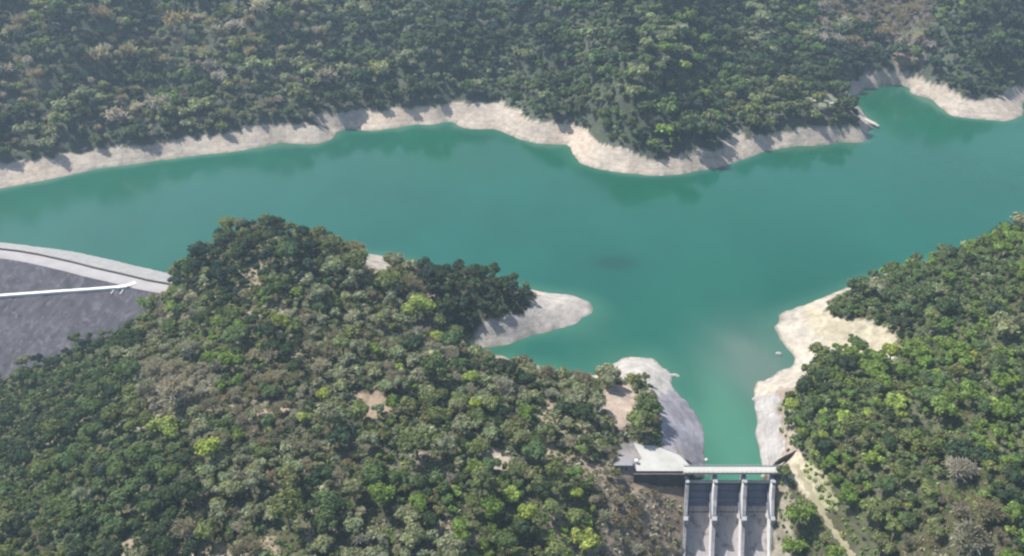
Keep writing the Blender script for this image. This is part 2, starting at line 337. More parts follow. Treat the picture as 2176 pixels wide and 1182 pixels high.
# ground covers, by surveyed outlines
BARE = {
 'spit': [(1020, 740), (1005, 712), (1035, 672), (1060, 690), (1085, 664), (1105, 672), (1125, 640), (1160, 615), (1280, 620), (1290, 690), (1100, 740)],
 'headland': [(1285, 765), (1390, 755), (1440, 795), (1440, 840), (1392, 850), (1385, 822), (1350, 800), (1320, 806), (1290, 800)],
 'gravel': [(1386, 836), (1440, 830), (1510, 880), (1515, 1010), (1462, 1000), (1440, 985), (1396, 945), (1400, 900)],
 'sand': [(1630, 660), (1735, 630), (1765, 668), (1830, 682), (1890, 700), (1935, 752), (1880, 765), (1800, 745), (1745, 745), (1715, 800), (1690, 830), (1660, 850), (1600, 860)],
 'rightbank': [(1595, 845), (1655, 835), (1662, 880), (1670, 950), (1668, 1000), (1610, 1010)],
 'tanstrip': [(1650, 830), (1692, 820), (1695, 880), (1700, 960), (1668, 985), (1660, 900)],
 'landing': [(1652, 1000), (1662, 975), (1690, 960), (1702, 975), (1712, 1010), (1735, 1050), (1712, 1062), (1690, 1020), (1668, 1004)],
 'scar': [(1278, 832), (1330, 812), (1356, 838), (1350, 880), (1325, 915), (1300, 905), (1284, 870)],
 'patch': [(748, 838), (800, 832), (832, 850), (828, 885), (775, 885)],
 'patch2': [(1020, 962), (1050, 955), (1092, 975), (1088, 1000), (1030, 996)],
 'patch3': [(800, 590), (840, 600), (820, 620), (790, 612)],
 'slope': [(1290, 1000), (1345, 1004), (1462, 1004), (1462, 1190), (1280, 1190), (1300, 1090)],
 'slope2': [(1160, 960), (1290, 985), (1290, 1040), (1250, 1030), (1180, 990)],
 'chuteside': [(1640, 1000), (1672, 1010), (1690, 1100), (1700, 1190), (1640, 1190)],
 'peak': [(572, 455), (608, 455), (608, 492), (572, 492)],
 'dryturf': [(1690, 975), (1730, 985), (1765, 1030), (1785, 1085), (1745, 1085), (1712, 1060), (1690, 1010)], 'gap': [(772, 520), (822, 528), (834, 582), (770, 575)],
 'padzone': [(1325, 935), (1465, 960), (1470, 1006), (1305, 1006), (1310, 960)],
 'farclear': [(1718, 206), (1760, 200), (1790, 212), (1785, 226), (1740, 226)],
 'farrock': [(1935, 0), (1972, 0), (1970, 130), (1950, 120), (1940, 60)],
 'fargold': [(1900, 114), (1962, 108), (1968, 142), (1910, 146)],
}
gpx, gpy, gdep = P(flatx, flaty, gz)
farside = (flaty > 590)
col_g = np.empty((len(flatx), 3)); n1 = vnoise(flatx, flaty, 14, 5)[:, None]; n2 = vnoise(flatx, flaty, 45, 6)[:, None]; n3 = vnoise(flatx, flaty, 5, 8)[:, None]
col_g[:] = (.075, .075, .045); col_g += n1 * .02 + n3 * .012
col_g[farside] = (np.array((.06, .07, .05)) + n1 * .015)[farside]
rock = np.array((.35, .305, .255)) * (1 + .10 * n1 + .13 * n2 + .06 * n3) + np.clip(n2, 0, 1) * np.array((.025, .0, -.015))
tl = 11.0 + 2.5 * vnoise(flatx, flaty, 22, 9) + 1.5 * vnoise(flatx, flaty, 7, 10)      # where bare drawdown rock gives way to soil
band = (gz < tl) & farside
col_g[band] = rock[band]
bandn = (gz < 4.5 + n1[:, 0] * 2) & ~farside & (gdep > 330) & (flaty > SY + 12) & ~((flatx < -125) & (flaty < 495)); col_g[bandn] = rock[bandn]
def paint(name, c, var=.1):
    k = inpoly(gpx + 9 * vnoise(flatx, flaty, 6, 61), gpy + 7 * vnoise(flatx, flaty, 6, 62), BARE[name]) & (farside if name.startswith('far') else ~farside)
    col_g[k] = (np.array(c) * (1 + var * n1 + var * .8 * n3 + .5 * var * n2))[k]; return k
paint('slope', (.215, .172, .135), .2); paint('slope2', (.25, .195, .15), .15); paint('chuteside', (.25, .22, .175), .15)
paint('spit', (.31, .285, .26)); paint('headland', (.35, .33, .305), .06); paint('gravel', (.235, .225, .25), .14); paint('sand', (.335, .305, .258), .10)
paint('rightbank', (.29, .275, .265), .1); paint('tanstrip', (.235, .195, .16), .12); paint('landing', (.36, .315, .235), .1); paint('scar', (.31, .25, .205), .1); paint('patch', (.27, .21, .15)); paint('patch2', (.34, .29, .23)); paint('patch3', (.27, .24, .18))
paint('dryturf', (.255, .24, .15), .2); paint('gap', (.31, .285, .25)); paint('landing', (.36, .315, .235), .1); paint('padzone', (.22, .205, .2), .15); paint('farclear', (.19, .195, .14)); paint('farrock', (.17, .158, .155), .25); paint('fargold', (.19, .16, .115))
yel = inpoly(gpx, gpy, [(1700, 640), (1760, 660), (1900, 700), (1940, 750), (1860, 760), (1750, 730), (1720, 690)]) & ~farside
col_g[yel] = (col_g * np.array((1.0, .98, .86)))[yel]
brn = farside & inpoly(gpx, gpy, [(1720, -80), (1985, -80), (1975, 112), (1840, 112), (1750, 105)]); col_g[brn] = (np.array((.098, .084, .082)) * (1 + .25 * n1 + .2 * n3))[brn]
clr = ((vnoise(flatx, flaty, 17, 50) + .5 * vnoise(flatx, flaty, 7, 51)) > .62) & ~farside & (flatx < 58) & (gz > 6); col_g[clr] = (np.array((.24, .195, .145)) * (1 + .2 * n1 + .2 * n3))[clr]
wet = (gz < .35) & (gz > -3); col_g[wet] *= .62
nx_, ny_ = len(xs), len(ys); idx = np.arange(nx_ * ny_).reshape(ny_, nx_)
quads = np.stack([idx[:-1, :-1], idx[:-1, 1:], idx[1:, 1:], idx[1:, :-1]], -1).reshape(-1, 4)
tag(link('terrain', mesh_np('terrain', np.stack([flatx, flaty, gz], -1), quads, None, np.clip(col_g, .01, .9), True), M['ground']), kind='structure')

# ------------------------------------------------------------------ reservoir water (its near edge ends inside dam, hills and gates)
GATE_V = -1.5
edge = [(-1500, 560), (crest[-1][0], crest[-1][1] - 3)] + [(c_[0], c_[1] - 3) for c_ in crest[::-1][1:-2]] + [(-160, 470), (-60, 420), (10, 370), (60, SY + 8)]
for u_ in (-30, -21.5, 21.5, 30): a = T(u_, GATE_V, 0); edge.append((a[0], a[1]))
edge += [(170, SY + 30), (240, 400), (330, 455), (520, 480), (1500, 500)]
edge = np.array(sorted(edge)); wx = np.unique(np.concatenate([np.linspace(-1500, -560, 20), np.arange(-560, 620, 5.0), np.linspace(620, 1500, 20), edge[:, 0]]))
e0 = np.interp(wx, edge[:, 0], edge[:, 1]); tt = np.concatenate([np.linspace(0, .62, 150), np.linspace(.63, 1, 12)])
WX = np.repeat(wx[None, :], len(tt), 0); WY = e0[None, :] + tt[:, None] * (1150 - e0)[None, :]
wxf, wyf = WX.ravel(), WY.ravel(); dep = H(wxf, wyf); wpx, wpy, _d = P(wxf, wyf, 0 * wxf)
cw = np.empty((len(wxf), 3)); cw[:] = (.009, .074, .060)
g = np.clip((wyf - 560) / 200, 0, 1)[:, None]; cw = cw * (1 - g * .35) + np.array((.011, .076, .044)) * g * .35
bl = np.clip(vnoise(wxf, wyf, 150, 12) * .8 + .1, 0, 1)[:, None]; cw = cw * (1 - bl * .5) + np.array((.012, .076, .076)) * bl * .5
lf = np.clip((900 - wpx) / 900, 0, 1)[:, None] * .6; cw = cw * (1 - lf) + np.array((.022, .084, .068)) * lf
sh = np.clip(1 + dep / 5.5, 0, 1)[:, None] ** 1.5 * .55; cw = cw * (1 - sh) + np.array((.07, .135, .105)) * sh
def blob(px, py, rx, ry, soft=1.0):
    X0, Y0, _z = U(px, py, 0); X1, _1, _2 = U(px + rx, py, 0); _3, Y1, _4 = U(px, py - ry, 0)
    q = ((wxf - X0) / (X1 - X0)) ** 2 + ((wyf - Y0) / (Y1 - Y0)) ** 2
    return np.exp(-q ** soft + 0 * q)[:, None]
mud = np.clip(blob(1605, 775, 105, 85) * (1.0 + .35 * vnoise(wxf * 1.6 + wyf, wyf * .35, 14, 13)[:, None] + .4 * vnoise(wxf + wyf * .5, wyf * .5, 30, 15)[:, None]), 0, 1) * .72; cw = cw * (1 - mud) + np.array((.135, .122, .122)) * mud
ch = blob(1556, 930, 66, 140, 1.5) * .85; cw = cw * (1 - ch) + np.array((.075, .15, .12)) * ch
dark_patch = np.clip(blob(1312, 558, 48, 16, 1.3) * (1 + .4 * vnoise(wxf, wyf, 9, 14)[:, None]), 0, 1) * .5; cw = cw * (1 - dark_patch) + np.array((.008, .036, .036)) * dark_patch  # darker elliptical patch mixed into the open water colour
grn = blob(960, 330, 130, 40) * .45 + blob(1420, 410, 160, 30) * .35 + blob(1720, 325, 120, 16) * .4 + blob(1880, 225, 60, 25) * .35
grn = np.clip(grn, 0, .6); cw = cw * (1 - grn) + np.array((.010, .066, .034)) * grn
i2 = np.arange(len(wxf)).reshape(WX.shape); wq = np.stack([i2[:-1, :-1], i2[:-1, 1:], i2[1:, 1:], i2[1:, :-1]], -1).reshape(-1, 4)
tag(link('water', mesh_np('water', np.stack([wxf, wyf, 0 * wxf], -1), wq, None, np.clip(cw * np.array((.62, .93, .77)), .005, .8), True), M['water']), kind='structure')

# ------------------------------------------------------------------ rockfill dam
dam = link('rockfill_dam', None, loc=crest[4]); tag(dam, 'grey rockfill dam with pale crest road curving off at the left edge', 'dam')
cr = np.array(crest); tg = np.gradient(cr[:, :2], axis=0); tg /= np.linalg.norm(tg, axis=1)[:, None]; nrm = np.stack([-tg[:, 1], tg[:, 0]], -1)   # crest runs right to left: this points downstream
nrm *= np.where((nrm[:, 1] > 0)[:, None], -1, 1)
def strip(name, mat, offs, sub=1, jit=0):
    """loft along the crest: offs = [(offset downstream, z)]"""
    k = np.linspace(0, len(cr) - 1, (len(cr) - 1) * sub + 1); base = np.stack([np.interp(k, np.arange(len(cr)), cr[:, q]) for q in (0, 1)], -1)
    nn = np.stack([np.interp(k, np.arange(len(cr)), nrm[:, q]) for q in (0, 1)], -1)
    o = np.array(offs); V = np.zeros((len(k), len(o), 3))
    V[:, :, :2] = base[:, None, :] + nn[:, None, :] * o[None, :, :1]; V[:, :, 2] = o[None, :, 1]
    if jit: V[:, 1:-1, 2] += _rs.uniform(-jit, jit, V[:, 1:-1, 2].shape)
    ii = np.arange(len(k) * len(o)).reshape(len(k), len(o)); q = np.stack([ii[:-1, :-1], ii[1:, :-1], ii[1:, 1:], ii[:-1, 1:]], -1).reshape(-1, 4)
    me = mesh_np(name, V.reshape(-1, 3) - np.array(crest[4]), q, None, None, False)
    ob = link(name, me, mat, dam); return ob
ds = [(9.5, 17.4)] + [(9.5 + d, 17.4 - d / 1.65) for d in np.arange(1.6, 110, 1.6)]
strip('downstream_face', M['rockfill'], ds, 12, .38)
us = [(-36, -3)] + [(-d, 17.6 - d * .51) for d in np.arange(33, 0, -1.5)] + [(-.6, 17.6)]
strip('upstream_face', M['riprap'], us, 12, .22)
strip('crest_road', M['crest'], [(-.6, 17.5), (.5, 18.0), (8.5, 18.0), (9.6, 17.3)], 6)
strip('parapet_wall', M['parapet'], [(-.5, 17.5), (-.5, 19.1), (.1, 19.1), (.1, 17.9)], 6)
for px, py in ((243, 616), (262, 617)):      # short pale gullies below the berm
    z = 10.0
    for _ in range(30):
        x, y, _z = U(px, py, z); q = np.array(crest)[:, :2]; z = .5 * z + .5 * (17.4 - max(0, np.min(np.hypot(np.interp(np.linspace(0, 12, 300), np.arange(len(q)), q[:, 0]) - x, np.interp(np.linspace(0, 12, 300), np.arange(len(q)), q[:, 1]) - y)) - 9.5) / 1.65)
    b = MB(); p = Vector((x, y, z + .6)); d = Vector((-1.4, -2.8, -1.7)); s_ = Vector((.6, -.3, 0)); lo = Vector((0, 0, -1.5))
    b.hexa([p - s_ + lo, p + s_ + lo, p + d + s_ + lo, p + d - s_ + lo, p - s_, p + s_, p + d + s_, p + d - s_]); b.build('gully', M['crest'], dam).location = -Vector(crest[4])
# white berm road slanting down the downstream face
k0 = [U(px, py, z) for px, py, z in ((284, 602, 16.9), (250, 609, 15.2), (200, 613, 12.5), (140, 617, 9.6), (70, 622, 6.6), (0, 627, 3.6), (-120, 636, -1.5))]
def face_z(x, y):            # height of the rockfill under a plan position
    q = np.stack([np.interp(np.linspace(0, len(cr) - 1, 400), np.arange(len(cr)), cr[:, c_]) for c_ in (0, 1)], -1)
    return 17.4 - max(0, (math.hypot(*(q - np.array((x, y))).T[:, np.argmin(((q - np.array((x, y))) ** 2).sum(1))]) - 9.5)) / 1.65
pts = []
for px, py in ((288, 600), (272, 606), (250, 609), (200, 613), (140, 617), (70, 622), (0, 627), (-60, 631), (-160, 638)):
    z = 10.0
    for _ in range(25): x, y, _z = U(px, py, z); z = z * .5 + (face_z(x, y) + .9) * .5
    pts.append(Vector((x, y, z)))
b = MB()
for i in range(len(pts) - 1):
    d = (pts[i + 1] - pts[i]); s_ = Vector((d.y, -d.x, 0)).normalized() * (1.35 if i > 1 else 1.8)
    if s_.y > 0: s_ = -s_
    lo = Vector((0, 0, -1.6)); p, q = pts[i], pts[i + 1]
    b.hexa([p - s_ + lo, q - s_ + lo, q + s_ + lo, p + s_ + lo, p - s_, q - s_, q + s_, p + s_])
b.build('berm_road', M['berm'], dam).location = -Vector(crest[4])

# ------------------------------------------------------------------ spillway
sp = link('spillway', None, loc=T(0, 0, -1)); tag(sp, 'concrete spillway with three slate grey gates under a pale bridge', 'spillway')
O = Vector(T(0, 0, -1)); TL = lambda u, v, z: tuple(Vector(T(u, v, z)) - O)
PIER_U = [-21.1, -7.2, 7.2, 21.1]; PW2 = [.8, .95, .95, .8]
vs = np.concatenate([[4.5, 0, -4, -7.5, -8.0, -10, -12, -13.5], np.arange(-16, -95, -4.0)])
for k in range(3):           # the chute, one bay after another
    u0, u1 = PIER_U[k] + PW2[k] - .2, PIER_U[k + 1] - PW2[k + 1] + .2
    b = MB(); prof = [(float(v), float(chute_z(v))) for v in vs] + [(float(v), float(chute_z(v)) - 2.0) for v in vs[::-1]]
    for i in range(len(vs) - 1):
        va, vb = float(vs[i]), float(vs[i + 1]); za, zb = float(chute_z(va)), float(chute_z(vb))
        A = [b.bm.verts.new(TL(u, v, z)) for u, v, z in ((u0, va, za), (u1, va, za), (u1, vb, zb), (u0, vb, zb))]; b.bm.faces.new(A)
    b.build('chute_floor', M['chute'], sp)
def top_z(v):                # top of pier, then of the chute wall it becomes
    return float(np.interp(v, [-95, -40, -28, -22.5, -22.3, -17.5, -17, -12, -8, 12], [chute_z(-95) + 4.0, chute_z(-40) + 4.6, chute_z(-28) + 6.0, chute_z(-22.5) + 8.4, chute_z(-22.3) + 8.4, 2.8, 3.6, 8.2, 13.7, 14.2]))
for k in range(4):
    b = MB(); w = PW2[k]; vv_ = [3.0, -3.2, -8.0, -12, -17, -17.5, -22.3, -28, -40, -60, -95]
    prof = [(v, top_z(v)) for v in vv_] + [(v, float(chute_z(v)) - 3) for v in vv_[::-1]]
    b.prism(prof, PIER_U[k] - w, PIER_U[k] + w, TL)
    if k in (1, 2):          # rounded cutwater upstream
        for j in range(6):
            t0, t1 = math.pi * j / 6, math.pi * (j + 1) / 6
            b.hexa([TL(PIER_U[k], 2.9, -6), TL(PIER_U[k] + w * math.cos(t0), 2.9 + 1.6 * math.sin(t0), -6), TL(PIER_U[k] + w * math.cos((t0 + t1) / 2), 2.9 + 1.6 * math.sin((t0 + t1) / 2), -6), TL(PIER_U[k] + w * math.cos(t1), 2.9 + 1.6 * math.sin(t1), -6),
                    TL(PIER_U[k], 2.9, 14.1), TL(PIER_U[k] + w * math.cos(t0), 2.9 + 1.6 * math.sin(t0), 14.1), TL(PIER_U[k] + w * math.cos((t0 + t1) / 2), 2.9 + 1.6 * math.sin((t0 + t1) / 2), 14.1), TL(PIER_U[k] + w * math.cos(t1), 2.9 + 1.6 * math.sin(t1), 14.1)])
    b.build('pier', M['concrete'], sp, bevel=.12)
    if k:                    # added pale slab: sunlight on the left-turned face put into its colour
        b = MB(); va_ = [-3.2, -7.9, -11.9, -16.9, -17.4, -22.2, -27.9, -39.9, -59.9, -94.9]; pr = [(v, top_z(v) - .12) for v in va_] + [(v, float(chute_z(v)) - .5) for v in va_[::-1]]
        b.prism(pr, PIER_U[k] - w - .18, PIER_U[k] - w + .01, TL); b.build('sunlit_slab', M['sunlit_face'], sp)
    b = MB(); b.box(PIER_U[k] - w - .3, PIER_U[k] + w + .3, -20.4, -17.6, .3, 3.4, TL); b.build('trunnion_block', M['steel'], sp, bevel=.2)
    b = MB(); b.box(PIER_U[k] - .8, PIER_U[k] + .8, -7.4, -5.6, 13.6, 15.6, TL); h = b.build('hoist', M['steel'], sp, bevel=.1)
    b = MB(); b.tube(TL(PIER_U[k] - w - .4, -6.5, 14.9), TL(PIER_U[k] + w + .4, -6.5, 14.9), .42, .42, 10); b.build('cable_drum', M['gate'], h)
b = MB(); b.box(-23.2, 24.8, -2.4, 2.4, 16.1, 17.0, TL); b.box(-22.6, 23.4, -1.7, -1.2, 15.3, 16.1, TL); b.box(-22.6, 23.4, 1.2, 1.7, 15.3, 16.1, TL); b.build('bridge_deck', M['deck'], sp, bevel=.06)
for v0 in (-2.4, 2.15):
    b = MB(); b.box(-23.0, 24.6, v0, v0 + .25, 17.002, 17.35, TL); b.box(-23.0, 24.6, v0 + .06, v0 + .18, 18.0, 18.12, TL)
    for u_ in np.arange(-22.8, 24.7, 2.35): b.box(u_ - .08, u_ + .08, v0 + .04, v0 + .2, 17.3, 18.0, TL)
    b.build('railing', M['deck'] if v0 < 0 else M['steel'], sp)
for k in range(3):
    u0, u1 = PIER_U[k] + PW2[k] + .06, PIER_U[k + 1] - PW2[k + 1] - .26
    vc, zc, Rg = GATE_V - 15.0, 10.6, 15.0
    b = MB(); na = 14; th0, th1 = -2.5, 50.0
    for i in range(na):
        ta, tb = R(th0 + (th1 - th0) * i / na), R(th0 + (th1 - th0) * (i + 1) / na)
        q = lambda t, r: (vc + r * math.cos(t), zc - r * math.sin(t))
        (va, za), (vb, zb), (vA, zA), (vB, zB) = q(ta, Rg), q(tb, Rg), q(ta, Rg - .25), q(tb, Rg - .25)
        b.hexa([TL(u0, va, za), TL(u1, va, za), TL(u1, vA, zA), TL(u0, vA, zA), TL(u0, vb, zb), TL(u1, vb, zb), TL(u1, vB, zB), TL(u0, vB, zB)])
    bmesh.ops.remove_doubles(b.bm, verts=b.bm.verts, dist=.001)
    ga = b.build('gate', M['gate'], sp)
    b = MB()
    for t in (8, 22, 36, 47):
        t = R(t); va, za = vc + (Rg - .45) * math.cos(t), zc - (Rg - .45) * math.sin(t)
        b.box(u0 + .1, u1 - .1, va - .2, va + .2, za - .22, za + .22, TL)
    b.build('rib', M['gate'], ga)
    for ua in (u0 + .5, u1 - .5):
        b = MB()
        for t in (12, 40):
            t = R(t); b.tube(TL(ua, vc + (Rg - .4) * math.cos(t), zc - (Rg - .4) * math.sin(t)), TL(ua, -18.0, 2.2), .28, .34, 6)
        b.build('arm', M['gate'], ga)
    b = MB(); b.box(u0, u1, GATE_V - 1.9, GATE_V - .6, 11.3, 11.9, TL)
    cwk = b.build('catwalk', M['deck'], sp)
    b = MB(); b.box(u0, u1, GATE_V - 1.9, GATE_V - 1.8, 12.8, 12.9, TL)
    for u_ in np.linspace(u0 + .1, u1 - .1, 6): b.box(u_ - .05, u_ + .05, GATE_V - 1.9, GATE_V - 1.8, 11.902, 12.8, TL)
    b.build('handrail', M['steel'], cwk)
# pad beside the spillway and the wall that carries it
b = MB(); lo = [b.bm.verts.new((x, y, 16.3)) for x, y in pad_poly]; up = [b.bm.verts.new((x, y, 16.96)) for x, y in pad_poly]; nn_ = len(lo)
for i in range(nn_): b.bm.faces.new((lo[i], lo[(i + 1) % nn_], up[(i + 1) % nn_], up[i]))
b.bm.faces.new(up); b.bm.faces.new(lo[::-1])
tag(b.build('pavement', M['pad']), kind='structure')
b = MB(); b.box(-47.6, -22.1, -3.3, -2.55, 6.0, 16.95, T); b.box(-47.6, -22.1, -3.5, -2.4, 16.952, 17.12, T)
for u_ in np.arange(-46, -23, 3.6): b.box(u_ - .3, u_ + .3, -3.75, -3.302, 6.0, 16.4, T)
tag(b.build('retaining_wall', M['dark']), 'dark retaining wall in shade under the front edge of the pale pad', 'wall')  # shade on the front face is put into the dark wall colour
pw = [U(px, py, 17.3) for px, py in ((1640, 991), (1647, 983), (1657, 975), (1670, 968), (1683, 962), (1692, 957))]
b = MB()
for i in range(len(pw) - 1):
    p, q = Vector(pw[i]), Vector(pw[i + 1]); d = (q - p).normalized(); s_ = Vector((-d.y, d.x, 0)) * .2; lo = Vector((0, 0, -4))
    b.hexa([p - s_ + lo, q - s_ + lo, q + s_ + lo, p + s_ + lo, p - s_, q - s_, q + s_, p + s_])
tag(b.build('parapet_wall', M['dark']), 'low dark curved parapet wall behind the sandy landing right of the bridge', 'wall')
# hut at the left end of the pad
hx, hy, hz = U(1322, 990, 17.2); hut = link('control_hut', None, loc=(hx, hy, hz)); tag(hut, 'small grey flat roofed hut in the trees at the left end of the pad', 'hut')
b = MB(); b.box(-4.2, 4.2, -2.6, 2.6, -1.5, 3.0); b.build('wall', M['hut'], hut, bevel=.05)
b = MB(); b.box(-4.7, 4.7, -3.1, 3.1, 3.004, 3.3); b.build('roof', M['hut'], hut, bevel=.05)
b = MB(); b.box(1.2, 2.3, -2.66, -2.604, -.6, 1.7); b.build('door', M['roof'], hut)
for w_ in (-3.0, -.8): b = MB(); b.box(w_, w_ + 1.2, -2.66, -2.604, .5, 1.7); b.build('window', M['roof'], hut)
tx_, ty_, tz_ = U(1352, 984, 17.0); b = MB(); b.tube((0, 0, 0), (0, 0, 2.0), .95, .95, 14); b.tube((0, 0, 2.0), (0, 0, 2.4), .95, .3, 14)
tag(b.build('water_tank', M['white'], loc=(tx_, ty_, tz_ + .002)), 'small white tank standing at the left corner of the pad', 'tank')

# sandy track going down right of the spillway
tp = [(1690, 985), (1700, 1005), (1716, 1032), (1733, 1062), (1748, 1090), (1764, 1118), (1784, 1146), (1802, 1166), (1816, 1195), (1832, 1230)]
c_ = []
for px, py in tp:
    z = 12.0
    for _ in range(25): x, y, _z = U(px, py, z); z = .5 * z + .5 * float(H(x, y))
    c_.append((x, y))
c_ = np.array(c_); kk = np.linspace(0, len(c_) - 1, 70); cx_ = np.interp(kk, np.arange(len(c_)), c_[:, 0]); cy_ = np.interp(kk, np.arange(len(c_)), c_[:, 1])
cx_ = np.convolve(np.pad(cx_, 4, 'edge'), np.ones(9) / 9, 'valid'); cy_ = np.convolve(np.pad(cy_, 4, 'edge'), np.ones(9) / 9, 'valid')
tgx, tgy = np.gradient(cx_), np.gradient(cy_); ln = np.hypot(tgx, tgy); V = []
for i in range(70):
    w = 1.2 + .5 * math.sin(i * .9) + .3 * math.sin(i * 2.3)
    for s_ in (-1, -.33, .33, 1): x, y = cx_[i] - tgy[i] / ln[i] * w * s_, cy_[i] + tgx[i] / ln[i] * w * s_; V.append((x, y, float(H(x, y)) + (.22 if abs(s_) < .5 else -.02)))
ii = np.arange(280).reshape(70, 4); tag(link('path', mesh_np('path', V, np.stack([ii[:-1, :-1], ii[1:, :-1], ii[1:, 1:], ii[:-1, 1:]], -1).reshape(-1, 4), None, None, True), M['track']), kind='structure')
TRACK = np.stack([cx_, cy_], -1)

# ------------------------------------------------------------------ boulders and slabs along the shores
def boulder(name, px, py, z, size, label, seed, cat='boulder', rot=0):
    x, y, z = U(px, py, z); bm = bmesh.new(); bmesh.ops.create_icosphere(bm, subdivisions=3, radius=1); r = random.Random(seed)
    ph = [(r.uniform(-1, 1), r.uniform(-1, 1), r.uniform(-1, 1), r.uniform(1.2, 3.4), r.uniform(0, 6)) for _ in range(7)]
    for v in bm.verts:
        d = sum(math.sin((v.co.x * a + v.co.y * b_ + v.co.z * c__) * f + o) for a, b_, c__, f, o in ph) * .055 + .10 * math.sin(v.co.x * 9.1 + v.co.y * 7.7 + seed) * math.sin(v.co.z * 8.3 + v.co.x * 5.9); v.co *= 1 + d
        v.co = Vector((v.co.x * size[0], v.co.y * size[1], v.co.z * size[2]))
    me = bpy.data.meshes.new(name); bm.to_mesh(me); bm.free()
    o = link(name, me, M['boulder'], None, (x, y, z)); o.rotation_euler.z = rot; tag(o, label, cat, 'white slabs on the far point' if 'slab' in label else 'pale rocks along the shore')
boulder('boulder', 1414 + 18, 798, .1, (2.6, 1.0, 1.0), 'pale flat rock in the water off the tip of the rounded headland', 1)
boulder('boulder', 1450 - 10, 800, .0, (1.5, .8, .7), 'smaller pale rock at the outer end off the rounded headland', 2)
boulder('boulder', 1655, 752, .2, (1.7, 1.2, 1.1), 'lone pale boulder in the muddy shallows beside the sand beach', 3)
boulder('boulder', 1636, 811, .4, (2.2, 1.8, 1.4), 'pale boulder at the lower point of the sand beach', 4)
boulder('boulder', 1606, 849, .4, (1.9, 1.4, 1.2), 'pale boulder at the mouth of the channel, right bank', 5)
boulder('boulder', 1846, 258, 3.0, (2.2, 12, 1.3), 'long pale rock ledge on the far point at the mouth of the cove', 6, rot=.5)
boulder('boulder', 1728, 214, 26, (4.5, 2.5, 1.6), 'white rock slab in the clearing on the far point, left one', 7)
boulder('boulder', 1740, 203, 28, (5, 2, 1.6), 'white rock slab in the clearing on the far point, uppermost', 8)
boulder('boulder', 1778, 220, 24, (6, 2.2, 1.6), 'white rock slab in the clearing on the far point, right one', 9)
bx_, by_, _ = U(1501, 977, .3); b = MB(); b.tube((0, 0, -.4), (0, 0, .5), .8, .8, 12); b.tube((0, 0, .5), (0, 0, 1.5), .5, .12, 12); tag(b.build('buoy', M['white'], loc=(bx_, by_, .1)), 'tiny white buoy floating by the left bank behind the bridge', 'buoy')

